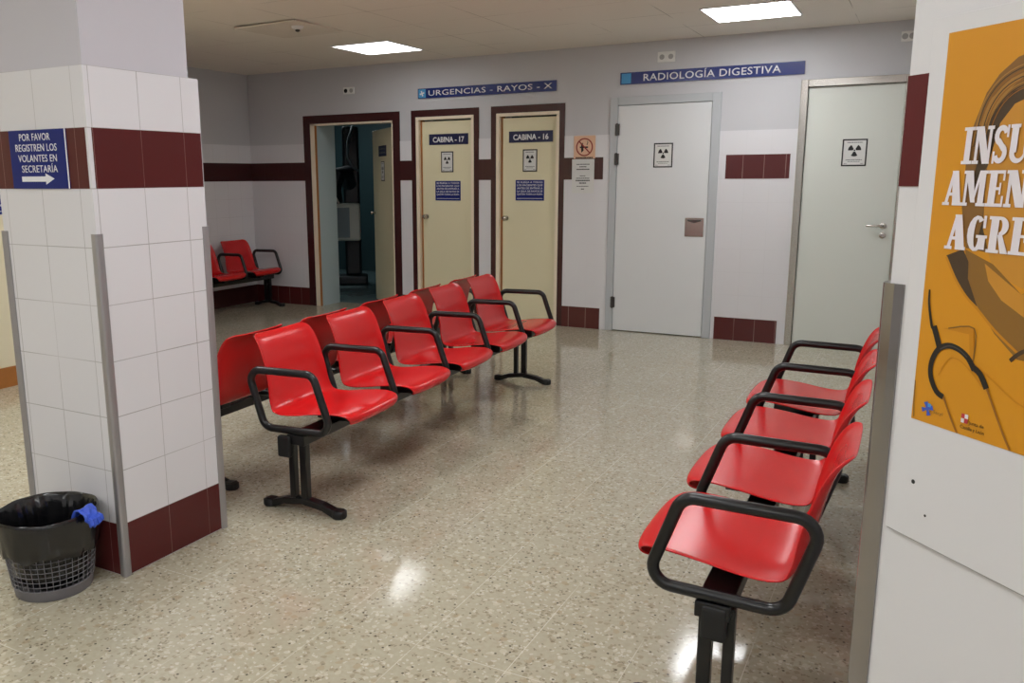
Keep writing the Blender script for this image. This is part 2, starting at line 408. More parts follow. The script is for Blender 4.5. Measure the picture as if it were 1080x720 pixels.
MB().box(px0+.006, px1-.004, py0+.004, py1-.045, 1.8, ZC, 'paint_lilac').build('painted_shaft', pl)['label'] = 'lilac grey painted upper shaft'
def band(z0, z1, nm):
    m = MB()
    m.box(px0+.002, px1-.012, py0-.0015, py0+.002, z0, z1, 'mar_px')
    m.box(px1-.002, px1+.0015, py0+.016, py1-.004, z0, z1, 'mar_py')
    m.box(px0-.0015, px0+.002, py0+.004, py1-.004, z0, z1, 'mar_py')
    m.box(px0+.004, px1-.004, py1-.002, py1+.0015, z0, z1, 'mar_px')
    m.build(nm, pl)
band(1.4, 1.6, 'maroon_band'); band(.003, .2, 'maroon_skirting')
for (cx, cy, da, db) in ((px1, py0, (-1, 0, 0), (0, 1, 0)), (px1, py1, (0, -1, 0), (-1, 0, 0)), (px0, py0, (0, 1, 0), (1, 0, 0)), (px0, py1, (1, 0, 0), (0, -1, 0))):
    guard('corner_guard', pl, (cx, cy, 0), da, db, 0, 1.248, .024, 'guard_grey', bulge=.007, th=.003)

# ------------------------------------------------------------------ doors
def surround(parent, a, b, h, A, Bx, H):
    m = MB().box(A, a, D-.004, D+.02, 0, H, 'maroon').box(b, Bx, D-.004, D+.02, 0, H, 'maroon').box(a, b, D-.004, D+.02, h, H, 'maroon')
    m.build('tile_surround', parent)['label'] = 'maroon tile surround'
def knob(parent, x, z, y, mt='steel'):
    m = MB().lathe([(.024, 0), (.024, .004), (.009, .006), (.009, .03), (.022, .036), (.026, .05), (.02, .062), (.006, .066)], (x, y, z), mt, 20, 'y')
    m.build('door_knob', parent, smooth=True)
# door_1: open doorway to the x-ray room
a, b, h = doors[0]
d1 = struct_root('door_1', 'open cream door leading to the dark x-ray room')
surround(d1, a, b, h, -6.098, -4.841, 2.098)
MB().box(a, a+.055, D-.006, D+.03, 0, h, 'cream_frame').box(a+.055, a+.064, D+.0, D+.03, 0, h, 'wood').box(b-.012, b, D-.006, D+.11, 0, h, 'cream_frame').box(a, b, D-.006, D+.11, h-.018, h, 'cream_frame').build('door_frame', d1, bevel=.002)
hx, hy, fx, fy = b-.014, D+.11, -5.66, 8.36
L = math.hypot(fx-hx, fy-hy); ang = math.atan2(fy-hy, fx-hx)
leaf = MB().box(0, L, 0, .038, .012, 1.955, 'cream').build('door_leaf', d1, bevel=.002)
leaf.location = (hx, hy, 0); leaf.rotation_euler = (0, 0, ang)
kb = MB().lathe([(.024, 0), (.009, .004), (.009, .03), (.024, .04), (.022, .055), (.006, .06)], (L-.06, -.0, 1.03), 'steel', 18, 'y')
# corridor side of the leaf is its +y face in leaf axes
o = MB(); o.lathe([(.024, 0), (.009, .004), (.009, .03), (.024, .04), (.022, .055), (.006, .06)], (0, 0, 0), 'steel', 18, 'y')
kk = o.build('door_knob', leaf, smooth=True); kk.location = (L-.05, .038, 1.03); kk.rotation_euler = (0, 0, PI)
# doors 2 and 3: cubicles 17 and 16
for n, (a, b, h), (A, Bx), kx, lab in ((2, doors[1], (-4.70, -3.921), -4.542, 'closed cream cubicle door, left of the pair'), (3, doors[2], (-3.787, -3.02), -3.629, 'closed cream cubicle door, right of the pair')):
    d = struct_root('door_%d' % n, lab)
    surround(d, a, b, h, A, Bx, 2.098)
    MB().box(a, a+.035, D-.008, D+.08, 0, h, 'cream_frame').box(b-.03, b, D-.008, D+.08, 0, h, 'cream_frame').box(a+.035, b-.03, D-.008, D+.08, h-.03, h, 'cream_frame').build('door_frame', d, bevel=.002)
    MB().box(a+.035, a+.058, D+.035, D+.08, 0, h-.03, 'wood').build('door_stop', d)['label'] = 'brown strip coloured as the shade in the gap'  # brown strip stands in for the shadow line beside the recessed leaf
    MB().box(a+.06, b-.032, D+.025, D+.06, .008, h-.045, 'cream').build('door_leaf', d, bevel=.002)
    knob(d, kx, 1.03, D+.025)
# door_4: white flush door in grey frame
a, b, h = doors[3]
d4 = struct_root('door_4', 'wide white door in a grey frame with a recessed pull plate')
MB().box(a, -2.51, D-.012, D+.12, 0, h, 'grey_frame').box(-1.677, b, D-.012, D+.12, 0, h, 'grey_frame').box(-2.51, -1.677, D-.012, D+.12, 2.051, h, 'grey_frame').build('door_frame', d4, bevel=.004)
MB().box(-2.507, -1.681, D-.002, D+.045, .008, 2.047, 'white_door').build('door_leaf', d4, bevel=.003)
for z in (1.84, 1.58, .27):
    MB().cyl((-2.512, D-.018, z-.055), (-2.512, D-.018, z+.055), .009, 'dark_metal', 14).box(-2.53, -2.49, D-.014, D-.003, z-.05, z+.05, 'dark_metal').build('hinge', d4)
pp = MB().box(-1.868, -1.703, D-.006, D, .898, 1.063, 'steel').build('pull_plate', d4, bevel=.003); pp['label'] = 'square steel pull plate'
MB().prism([(-1.845, 1.035), (-1.785, 1.018), (-1.726, 1.035), (-1.726, 1.047), (-1.845, 1.047)], FR, D-.012, D-.006, 'dark_metal').build('pull_slot', pp)
# door_5: door in steel frame at the right
a, b, h = doors[4]
d5 = struct_root('door_5', 'pale door in a brushed steel frame at the right')
MB().box(a, a+.055, D-.035, D+.1, 0, h, 'steel').box(b-.05, b, D-.035, D+.1, 0, h, 'steel').box(a+.055, b-.05, D-.035, D+.1, h-.058, h, 'steel').build('door_frame', d5, bevel=.003)
MB().box(a+.058, b-.052, D-.008, D+.035, .008, h-.062, 'white_door2').build('door_leaf', d5, bevel=.002)
m = MB().lathe([(.026, 0), (.026, .008), (.02, .01)], (-.297, D-.008, 1.026), 'steel', 20, 'y')
m.tube([(-.297, D-.016, 1.026), (-.297, D-.05, 1.026), (-.302, D-.056, 1.026), (-.32, D-.058, 1.026), (-.40, D-.056, 1.026), (-.413, D-.05, 1.026)], .009, 'steel', n=12)
m.build('door_handle', d5, smooth=True)
MB().lathe([(.025, 0), (.025, .008), (.012, .01), (.012, .014)], (-.295, D-.008, .95), 'steel', 20, 'y').build('lock_cylinder', d5, smooth=True)

# ------------------------------------------------------------------ x-ray room behind door_1
RY = D+.35
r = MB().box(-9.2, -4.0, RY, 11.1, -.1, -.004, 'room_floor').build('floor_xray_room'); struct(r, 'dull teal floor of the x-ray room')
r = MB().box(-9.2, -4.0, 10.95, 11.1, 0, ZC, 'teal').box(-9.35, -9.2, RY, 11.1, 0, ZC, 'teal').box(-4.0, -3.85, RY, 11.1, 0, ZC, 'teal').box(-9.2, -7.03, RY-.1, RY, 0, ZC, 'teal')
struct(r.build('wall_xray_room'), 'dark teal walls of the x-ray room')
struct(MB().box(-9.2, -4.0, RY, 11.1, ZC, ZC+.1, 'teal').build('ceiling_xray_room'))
a, b, h = doors[0]
rv = MB().box(a-.0, a+.066, D+.03, RY+.0, .0, h, 'room_blue').build('trim_%d' % k); k += 1
struct(rv, 'pale blue plastered reveal inside the open doorway')
xm = thing('xray_machine', 'x-ray machine with a pale box-shaped head in the dark room beyond the open door', 'x-ray machine', (-6.75, 9.35, 0), math.radians(35))
MB().box(-.2, .2, -.02, .35, -.004, .12, 'machine_dark').build('base', xm, bevel=.03)
MB().box(-.1, .12, .1, .28, .12, 2.1, 'machine_dark').build('column', xm, bevel=.03)
bx = MB().box(-.3, .12, -.32, -.06, .62, 1.1, 'machine').build('detector_box', xm, bevel=.03, seg=3); bx['label'] = 'off-white box'
MB().box(-.26, -.02, -.326, -.32, .66, 1.05, 'machine_grey').build('front_plate', bx, bevel=.002)
MB().tube([(-.02, .1, 1.35), (-.05, -.1, 1.5), (-.15, -.2, 1.48), (-.22, -.2, 1.3), (-.2, -.19, 1.1)], .1, 'machine_dark', n=14).build('arm', xm, smooth=True)
MB().tube([(-.32, -.28, 1.46), (-.29, -.3, 1.36), (-.2, -.31, 1.2), (-.15, -.3, 1.1)], .013, 'machine', n=8).build('handle_bar', xm, smooth=True)
MB().tube([(.05, .08, 2.1), (-.02, -.02, 1.9), (-.03, -.05, 1.7), (.03, -.05, 1.58), (.1, 0, 1.52)], .018, 'machine_grey', n=8).build('cable', xm, smooth=True)
wc = thing('instrument_trolley', 'round white wheel-shaped unit on a dark stand in the x-ray room', 'medical stand', (-6.4, 9.98, 0), math.radians(30))
MB().lathe([(.15, 0), (.16, .02), (.16, .09), (.13, .1), (.075, .1), (.07, .06)], (0, 0, .68), 'machine_grey', 28, 'y').build('round_unit', wc, smooth=True)
MB().box(-.03, .03, 0, .06, 0, .6, 'machine_dark').box(-.2, .2, -.15, .2, -.004, .05, 'machine_dark').build('stand', wc, bevel=.01)
MB().box(-.02, .05, .06, .12, 0, 2.3, 'machine_grey').build('pole', wc)

# ------------------------------------------------------------------ benches
PITCH = .56
def catmull(P, n):
    out = []
    for i in range(len(P)-1):
        p0 = P[max(i-1, 0)]; p1 = P[i]; p2 = P[i+1]; p3 = P[min(i+2, len(P)-1)]
        for j in range(n):
            t = j/n
            out.append(tuple(.5*((2*b)+(-a+c)*t+(2*a-5*b+4*c-d)*t*t+(-a+3*b-3*c+d)*t**3) for a, b, c, d in zip(p0, p1, p2, p3)))
    out.append(P[-1]); return out
def seat_mesh():
    # x forward, z up, half width, edge curl
    P = [(.120, .390, .150, .0), (.146, .400, .182, .0), (.156, .418, .204, .0), (.138, .435, .222, .0), (.075, .440, .236, .0), (-.03, .430, .243, .002),
         (-.12, .414, .245, .004), (-.20, .405, .243, .008), (-.252, .414, .238, .015), (-.284, .462, .231, .026), (-.301, .535, .223, .032),
         (-.317, .610, .216, .030), (-.335, .675, .212, .024), (-.354, .716, .205, .018), (-.370, .735, .190, .012), (-.380, .743, .162, .008)]
    S = catmull(P, 3); nt_ = 16; vs = []; fs = []
    for i, (x, z, hw, cu) in enumerate(S):
        a = S[max(i-1, 0)]; b = S[min(i+1, len(S)-1)]
        tx, tz = b[0]-a[0], b[1]-a[1]; l = math.hypot(tx, tz) or 1
        nx, nz = tz/l, -tx/l      # normal towards the sitter (up / forward)
        for j in range(nt_+1):
            t = -1+2*j/nt_
            e = cu*abs(t)**3.2
            pl_ = -.022*max(0, min(1, (x-.0)/.12))*abs(t)**2.5
            vs.append((x+nx*e+pl_, hw*math.sin(t*PI/2*.86)/math.sin(PI/2*.86), z+nz*e))
    n = nt_+1
    for i in range(len(S)-1):
        for j in range(nt_): fs.append((i*n+j, i*n+j+1, (i+1)*n+j+1, (i+1)*n+j))
    return vs, fs
def rounded_loop(corners, rad, seg=7):
    out = []; n = len(corners)
    for i in range(n):
        p = Vector(corners[i]); a = (Vector(corners[i-1])-p); b = (Vector(corners[(i+1) % n])-p)
        r = rad[i]; ang_ = a.angle(b); d = r/math.tan(ang_/2)
        a.normalize(); b.normalize(); s_ = p+a*d; e_ = p+b*d
        c_ = p+(a+b).normalized()*(r/math.sin(ang_/2))
        va = s_-c_; vb = e_-c_; tot = va.angle(vb)
        for j in range(seg+1):
            t = j/seg; out.append(c_+va*(math.sin((1-t)*tot)/math.sin(tot))+vb*(math.sin(t*tot)/math.sin(tot)))
    return out
BZ = .362
def bench(n, legs, label, loc, rz, nleg_out=None, PITCH=.56, capx=-.109):
    t = thing('waiting_bench', label, 'bench', loc, rz, None)
    Lb = n*PITCH
    MB().box(-.125, -.035, -.015, Lb+.015, .308, .352, 'black').build('beam', t, bevel=.004)
    s0 = None
    for i in range(n):
        if s0 is None:
            vs, fs = seat_mesh(); m = MB().add(vs, fs, 'red'); s0 = m.build('seat', t, smooth=True)
            md = s0.modifiers.new('solid', 'SOLIDIFY'); md.thickness = .007; md.offset = -1
            md = s0.modifiers.new('sub', 'SUBSURF'); md.levels = 1; md.render_levels = 1
            me = s0.data
            s = s0
            g0 = MB().box(-.15, .05, -.03, .03, .352, .402, 'black').box(-.20, .08, -.012, .012, .385, .400, 'black').build('seat_bracket', t, bevel=.004); g = g0
        else:
            s = s0.copy(); COL.objects.link(s); g = g0.copy(); COL.objects.link(g)
        s.location = (0, (i+.5)*PITCH, 0); g.location = (0, (i+.5)*PITCH, 0)
    a0 = None
    for i in range(n+1):
        if a0 is None:
            pts = rounded_loop([(-.330, 0, .618), (.012, 0, .622), (.100, 0, .372), (-.250, 0, .364)], [.05, .05, .05, .055])
            a0 = MB().tube(pts, .0165, 'black', closed=True, n=14).build('armrest', t, smooth=True); a = a0
        else:
            a = a0.copy(); COL.objects.link(a)
        a.location = (0, i*PITCH, 0)
    for ly in legs:
        lg = MB().box(-.134, -.106, -.017, .017, .045, .335, 'black').box(-.078, -.042, -.017, .017, .045, .335, 'black').build('leg', t, bevel=.004)
        lg.location = (0, ly, 0)
        sgn = -1 if ly < Lb/2 else 1
        if nleg_out: sgn = nleg_out
        f_ = [( .135, 0), (.135, .03), (.12, .036), (.085, .034), (.03, .052), (-.07, .066), (-.17, .052), (-.225, .034), (-.265, .036), (-.28, .03), (-.28, 0), (-.225, 0), (-.17, .022), (-.07, .036), (.03, .022), (.085, 0)]
        MB().prism(f_[::-1], lambda u, v, d: (u, d, v+.001), -.022, .022, 'black').build('foot', lg, bevel=.004, seg=2)
        for fx_ in (.108, -.252):
            MB().lathe([(.03, 0), (.033, .006), (.033, .026), (.028, .032)], (fx_, 0, .0005), 'rubber', 16).build('glide', lg, smooth=True)
        MB().box(capx-.033, capx+.033, (.017 if sgn > 0 else -.05), (.05 if sgn > 0 else -.017), .25, .345, 'rubber').build('end_cap', lg, bevel=.01, seg=3)
    return t

bench(5, (.02, 2.63), 'long red five-seat bench facing right, front one of the back-to-back pair', (-2.20, 2.72, 0), .054, capx=-.135)
bench(5, (.02, 2.63), 'long red five-seat bench facing left, seen from behind beside the pillar', (-2.99-.15, 2.60+2.8, 0), PI+.054)
bench(4, (.15, 2.26), 'red four-seat bench facing left along the white wall at the right', (-.500, 4.365, 0), PI+.011, PITCH=.572, capx=-.085)
bench(4, (.2, 2.20), 'small distant red bench against the left alcove wall', (-6.44, 7.42-2.24, 0), 0)

# ------------------------------------------------------------------ ceiling lights
def panel(x, y, label, mt='lamp', z=ZC):
    t = thing('ceiling_light', label, 'ceiling light', (x, y, z), 0, None)
    MB().box(-.305, .305, -.305, -.292, -.008, -.0005, 'plastic').box(-.305, .305, .292, .305, -.008, -.0005, 'plastic').box(-.305, -.292, -.292, .292, -.008, -.0005, 'plastic').box(.292, .305, -.292, .292, -.008, -.0005, 'plastic').build('frame', t)
    MB().box(-.292, .292, -.292, .292, -.006, -.0005, mt).build('diffuser', t)
panel(-4.46, 6.66, 'bright square ceiling panel light above the cubicle doors, left one', 'lamp_left')
panel(-1.22, 6.63, 'bright square ceiling panel light before the grey-framed door, right one', 'lamp_soft')
panel(-4.46, 3.06, 'added unseen square ceiling panel light above the pair of benches')  # this panel and the next ones: added out of view as fill
panel(-1.22, 3.06, 'added unseen square ceiling panel light above the open floor')
panel(-2.84, 3.06, 'added unseen square ceiling panel light above the front bench')
panel(-7.6, 9.6, 'weak unseen ceiling panel light added in the x-ray room', 'lamp_xray_added')  # hidden lamp, added so the room interior reads brighter
panel(-4.46, .6, 'added unseen square ceiling panel light left of the viewer')  # from here on: unseen panels added to light the near walls and ceiling
panel(-1.22, .9, 'added unseen square ceiling panel light just above the viewer')
panel(-2.84, -1.4, 'added unseen square ceiling panel light behind the viewer, left one')
panel(-.6, -1.4, 'added unseen square ceiling panel light behind the viewer, middle one')
panel(1.0, -1.4, 'added unseen square ceiling panel light behind the viewer, right one')
t = thing('ceiling_tile', 'slightly sagging ceiling tile with shade put into its colour, around the round detector', 'ceiling tile', (-4.48, 5.46, ZC-.0145))
o = MB().box(-.298, .298, -.298, .298, 0, .010, 'shade_toned').build('tile_panel', t, bevel=.001); o.rotation_euler = (.018, -.012, 0)
t = thing('smoke_detector', 'small round detector on the ceiling left of the lit panel', 'smoke detector', (-4.32, 5.36, ZC))
MB().lathe([(.05, 0), (.05, -.012), (.042, -.03), (.02, -.038)], (0, 0, -.0005), 'plastic', 24).build('housing', t, smooth=True)
MB().lathe([(.018, -.038), (.018, -.05), (.008, -.055)], (0, 0, 0), 'dark_metal', 16).build('sensor', t, smooth=True)

# ------------------------------------------------------------------ signs
def plate(name, label, cat, x0, x1, z0, z1, y, mt, th=.004, group=None, loc=None, rz=0, pname='plate'):
    """flat board; local origin at its centre"""
    cx, cz = (x0+x1)/2, (z0+z1)/2
    t = thing(name, label, cat, loc or (cx, y, cz), rz, group)
    hw, hh = (x1-x0)/2, (z1-z0)/2
    p = MB().box(-hw, hw, -th, 0, -hh, hh, mt).build(pname, t)
    return t, hw, hh
def bars(parent, rows, y, mt, name='small_print', seed=1):
    rnd = random.Random(seed); m = MB()
    for (cx, z, w_, h_) in rows:
        x = cx-w_/2
        while x < cx+w_/2-.004:
            l = min(rnd.uniform(.008, .022), cx+w_/2-x); m.box(x, x+l*.85, y-.0006, y, z, z+h_, mt); x += l
    return m.build(name, parent)
def logo(parent, cx, cz, s, y, sq='lightblue', cr='white'):
    m = MB().box(cx-s, cx+s, y-.0006, y, cz-s, cz+s, sq)
    for a in (0, PI/2):
        P = [(-.62, -.2), (-.2, -.14), (.2, -.14), (.62, -.2), (.62, .2), (.2, .14), (-.2, .14), (-.62, .2)]
        R_ = [(cx+s*(u*math.cos(a+.3)-v*math.sin(a+.3)), cz+s*(u*math.sin(a+.3)+v*math.cos(a+.3))) for u, v in P]
        m.prism(R_, FR, y-.0012-a*.0002, y-.0006, cr)
    return m.build('logo', parent)

t, hw, hh = plate('hanging_sign', 'long blue strip sign reading URGENCIAS - RAYOS - X above the cubicle doors', 'sign', -4.612, -3.11, 2.21, 2.307, D+.006, 'blue_strip', .012)
t.name = 'strip_sign'
text(t, 'URGENCIAS - RAYOS - X', 'white', -hw+.125, -.012, -.024, height=.052, width=2*hw-.165, bold=.006, space=1.05)
logo(t, -hw+.05, 0, .042, -.012)
t, hw, hh = plate('strip_sign', 'long blue strip sign reading RADIOLOGÍA DIGESTIVA above the grey-framed door', 'sign', -2.497, -.960, 2.228, 2.33, D+.006, 'blue_strip', .012)
text(t, 'RADIOLOGÍA DIGESTIVA', 'white', -hw+.21, -.012, -.028, height=.060, width=1.145, bold=.008, space=1.05)
MB().box(-hw+.012, -hw+.098, -.0126, -.012, -.043, .043, 'lightblue').build('logo', t)
# pillar sign
t, hw, hh = plate('direction_sign', 'blue sign on the pillar, four lines of white capitals above a long arrow', 'sign', -2.868, -2.563, 1.400, 1.600, py0-.0016, 'blue', .003)
for i, (s, wd) in enumerate((('POR FAVOR', .165), ('REGISTREN LOS', .222), ('VOLANTES EN', .208), ('SECRETARÍA', .192))):
    text(t, s, 'white', -.012+(.004 if i == 3 else 0)+.006*i*.5, -.003, .064-.036*i, height=.0245, width=wd, align='CENTER', bold=.004, space=1.05)
MB().prism([(-.10, -.076), (.03, -.076), (.03, -.086), (.076, -.066), (.03, -.048), (.03, -.058), (-.10, -.058)], FR, -.0038, -.003, 'white').build('arrow', t)
MB().box(hw-.006, hw, -.0034, -.003, -hh, hh, 'white').build('white_edge', t)
# cubicle doors
YD = D+.025
for nm, x0, x1, s in (('left', -4.523, -4.052, '17'), ('right', -3.624, -3.147, '16')):
    t, hw, hh = plate('name_plate', 'dark blue plate reading CABINA - %s on the %s cream cubicle door' % (s, nm), 'sign', x0+.02, x1, 1.752, 1.858, YD-.0005, 'navy', .003)
    text(t, 'CABINA - '+s, 'white', 0, -.003, -.027, height=.054, width=2*hw-.09, align='CENTER', bold=.03)
NOTICE = ('SE RUEGA A TODOS', 'LOS PACIENTES QUE', 'ANTES DE ENTRAR A', 'LA SALA DE RAYOS SE', 'QUITEN TODA LA ROPA')
def notice(label, loc, rz, hw, hh):
    t = thing('notice', label, 'sign', loc, rz)
    MB().box(-hw, hw, -.003, 0, -hh, hh, 'blue').build('plate', t)
    for i, s in enumerate(NOTICE):
        text(t, s, 'white', 0, -.003, hh-.030-.029*i*hh/.1, height=.0185*hh/.1, width=2*hw-.03, align='CENTER', bold=.012)
    MB().box(-hw+.015, hw-.015, -.0034, -.003, -hh+.018, -hh+.022, 'white').build('rule', t)
notice('blue text notice on the left cream door, CABINA - 17', (-4.288, YD-.0005, 1.294), 0, .146, .098)
notice('blue text notice on the right cream door, CABINA - 16', (-3.380, YD-.0005, 1.30), 0, .150, .098)
notice('blue text notice on the cream wall left of the pillar', (-5.57, 3.52, 1.298), PI/2, .16, .098)

def radiation(label, loc, rz, w_, h_, parent_y=0):
    t = thing('radiation_sign', label, 'sign', loc, rz)
    hw, hh = w_/2, h_/2
    MB().box(-hw, hw, -.002, 0, -hh, hh, 'ink').build('border', t)
    MB().box(-hw+.011, hw-.011, -.0026, -.002, -hh+.011, hh-.011, 'paper').build('sheet', t)
    m = MB(); c0 = (0, .018); R1, R0 = .045*w_/.17, .012
    for a in (30, 150, 270):
        P = [(c0[0]+r_*math.cos(math.radians(g)), c0[1]+r_*math.sin(math.radians(g))) for r_, g in
             [(R0, a-30), (R1, a-30), (R1, a-15), (R1, a), (R1, a+15), (R1, a+30), (R0, a+30)]]
        m.prism(P, FR, -.0034, -.0026, 'ink')
    m.lathe([(.006, 0), (.006, .0008)], (c0[0], -.0026, c0[1]), 'ink', 12, 'y')
    m.build('trefoil', t)
    bars(t, [(0, hh-.030, w_*.62, .006), (0, -hh+.046, w_*.66, .006), (0, -hh+.034, w_*.5, .004), (-hw+.03, -hh+.018, .022, .004), (hw-.03, -hh+.018, .022, .004)], -.0026, 'greyink')
radiation('small framed radiation sign on the left cream door, under CABINA - 17', (-4.294, YD-.0005, 1.582), 0, .142, .206)
radiation('small framed radiation sign on the right cream door, under CABINA - 16', (-3.381, YD-.0005, 1.582), 0, .150, .21)
radiation('framed radiation warning sign on the wide grey-framed door', (-2.086, D-.0025, 1.607), 0, .170, .212)
radiation('framed radiation warning sign on the steel-framed door', (-.547, D-.0085, 1.60), 0, .182, .212)
# signs on the open leaf (corridor side = +y of leaf axes -> faces the hall)
def leaf_pt(s, z, off=.0385):
    nx, ny = -math.sin(ang), math.cos(ang)
    return (hx+math.cos(ang)*s+nx*off, hy+math.sin(ang)*s+ny*off, z)
lrz = ang+PI
t = thing('name_plate', 'small dark plate at the top of the open door leaf', 'sign', leaf_pt(L*.52, 1.72), lrz)
MB().box(-.17, .17, -.003, 0, -.058, .058, 'navy').build('plate', t)
bars(t, [(0, .014, .24, .018), (0, -.026, .26, .014)], -.003, 'greyink', seed=4)
radiation('framed radiation warning sign on the open door leaf', leaf_pt(L*.52, 1.50), lrz, .15, .215)

# no smoking sign and note
t, hw, hh = plate('no_smoking_sign', 'square peach no-smoking sign beside the maroon tiles', 'sign', -2.925, -2.716, 1.59, 1.797, D-.0035, 'peach', .003, pname='sticker')
m = MB(); ring = [(.082*math.cos(2*PI*i/32), .082*math.sin(2*PI*i/32)) for i in range(32)]; ri = [(u*.86, v*.86) for u, v in ring]
for i in range(32):
    j = (i+1) % 32; m.prism([ring[i], ring[j], ri[j], ri[i]], FR, -.0046, -.003, 'redink')
m.prism([(-.058, .050), (.050, -.058), (.058, -.050), (-.050, .058)], FR, -.0046, -.003, 'redink'); m.build('prohibition_ring', t)
MB().prism([(-.045, -.008), (.035, -.008), (.035, .006), (-.045, .006)], FR, -.0036, -.003, 'ink').prism([(.02, .02), (.03, .045), (.02, .06), (.036, .045), (.028, .02)], FR, -.0036, -.003, 'ink').prism([(-.03, -.05), (-.008, -.03), (-.016, .04), (-.034, .03)], FR, -.0036, -.003, 'ink').build('cigarette', t)
bars(t, [(0, -hh+.002, .17, .012)], -.003, 'ink', 'caption', 3)
t, hw, hh = plate('paper_note', 'white paper note with printed lines below the no-smoking sign', 'notice', -2.94, -2.722, 1.275, 1.585, D-.003, 'paper', .001, pname='sheet')
bars(t, [(0, .105, .13, .007), (0, .082, .07, .008), (0, .058, .13, .009), (0, .0, .06, .006), (0, -.022, .13, .007), (0, -.045, .14, .011), (0, -.068, .07, .010), (0, -.095, .12, .006), (0, -.122, .03, .009)], -.001, 'ink', 'printed_lines', 8)

# sockets / small boxes high on the wall
def socket(label, x, z, w_=.15, h_=.09, dark=None):
    t = thing('wall_socket', label, 'wall socket', (x, D+.006, z))
    MB().box(-w_/2, w_/2, -.014, 0, -h_/2, h_/2, 'plastic').build('plate', t, bevel=.004)
    for i, sx in enumerate((-w_/4, w_/4)):
        MB().lathe([(.022, 0), (.022, .001), (.016, .0015)], (sx, -.0142, 0), 'ink' if dark and i == 0 else 'socket_grey', 18, 'y').build('socket_face', t)
socket('double wall socket high above the open doorway', -5.47, 2.335, .14, .07, True)
socket('white double wall socket above the radiology strip sign', -2.09, 2.44, .155, .09)
socket('small white box high beside the right wall', -.235, 2.46, .10, .075)

# ------------------------------------------------------------------ board and poster on the splayed wall
ZR = -PI/4
def on_splay(s, z, d): return sp(s, z, d)
t = thing('wall_panel', 'thin white panel fixed to the wall at the right, behind the yellow poster', 'panel', on_splay(.047, .833, .0025), ZR)
MB().box(0, 1.25, -.006, 0, 0, .831, 'board').build('sheet', t, bevel=.0015)
MB().lathe([(.0038, 0), (.0038, .0004)], (.049, -.0061, .098), 'ink', 10, 'y').build('screw_hole', t)
MB().lathe([(.0022, 0), (.0022, .0004)], (.079, -.0061, .050), 'ink', 10, 'y').build('screw_hole', t)
MB().box(0, 1.25, -.0022, .0022, -.0022, -.0002, 'edge_grey').build('lower_edge', t)['label'] = 'grey seam under the panel'  # thin grey strip along the panel's lower edge

S0, Z0 = .080, 1.036
po = thing('poster', 'yellow poster showing a woman in a coat with a stethoscope, on the white panel', 'poster', on_splay(S0, Z0, .0092), ZR)
m = MB().box(0, .425, -.0006, 0, 0, .602, 'poster')
lay = [-.0006]
def art(pts, mt, dz=None):
    lay[0] -= .00005
    m.prism([(min(.425, max(0, s-S0)), min(.602, max(0, z-Z0))) for s, z in pts], FR, lay[0], lay[0]+.00004, mt)
def stroke(pts, wd, mt):
    pts = catmull(pts, 4) if len(pts) > 2 else pts
    L_ = []; R2 = []
    for i, p in enumerate(pts):
        a_ = pts[max(i-1, 0)]; b_ = pts[min(i+1, len(pts)-1)]
        tx, tz = b_[0]-a_[0], b_[1]-a_[1]; l = math.hypot(tx, tz) or 1; w_ = wd(i/(len(pts)-1)) if callable(wd) else wd
        L_.append((p[0]-tz/l*w_/2, p[1]+tx/l*w_/2)); R2.append((p[0]+tz/l*w_/2, p[1]-tx/l*w_/2))
    lay[0] -= .00005
    for i in range(len(pts)-1):
        q = [L_[i], R2[i], R2[i+1], L_[i+1]]
        m.prism([(min(.425, max(0, s-S0)), min(.602, max(0, z-Z0))) for s, z in q], FR, lay[0], lay[0]+.00004, mt)
# hair, face, neck
art([(.134, 1.46), (.141, 1.50), (.157, 1.544), (.175, 1.568), (.202, 1.588), (.26, 1.602), (.32, 1.60), (.37, 1.56), (.39, 1.48), (.38, 1.33), (.34, 1.30), (.15, 1.32), (.135, 1.38)], 'p_hair')
art([(.150, 1.50), (.165, 1.535), (.195, 1.560), (.23, 1.572), (.20, 1.55), (.172, 1.52), (.158, 1.495)], 'p_hair_light')
art([(.160, 1.49), (.175, 1.52), (.20, 1.542), (.26, 1.56), (.32, 1.55), (.35, 1.50), (.35, 1.36), (.32, 1.29), (.16, 1.34), (.150, 1.42)], 'p_dark')
art([(.185, 1.50), (.205, 1.525), (.26, 1.545), (.31, 1.53), (.335, 1.48), (.33, 1.38), (.30, 1.31), (.25, 1.27), (.20, 1.29), (.176, 1.35), (.170, 1.43)], 'p_skin')
for q_ in range(9):
    o_ = q_*.0055
    stroke([(.142+o_*.55, 1.47-o_*.3), (.152+o_*.5, 1.525-o_*.5), (.176+o_*.4, 1.560-o_*.6), (.215+o_*.3, 1.578-o_*.7), (.28, 1.585-o_)], .0016, ('p_hair_light', 'p_dark', 'p_metal')[q_ % 3])
art([(.150, 1.40), (.172, 1.44), (.174, 1.36), (.168, 1.33), (.150, 1.33)], 'p_hair')
art([(.150, 1.318), (.20, 1.30), (.25, 1.262), (.31, 1.30), (.33, 1.25), (.30, 1.17), (.255, 1.17), (.215, 1.20), (.181, 1.236), (.158, 1.275)], 'p_neck')
art([(.186, 1.300), (.25, 1.262), (.30, 1.28), (.31, 1.22), (.27, 1.225), (.22, 1.25), (.195, 1.275)], 'p_skin')
art([(.117, 1.306), (.146, 1.318), (.158, 1.30), (.160, 1.275), (.181, 1.236), (.171, 1.238), (.140, 1.270)], 'p_dark')
stroke([(.117, 1.304), (.138, 1.272), (.160, 1.248), (.182, 1.232), (.215, 1.205), (.257, 1.178)], .004, 'p_shade')
stroke([(.245, 1.166), (.262, 1.182), (.30, 1.20)], .006, 'p_dark')
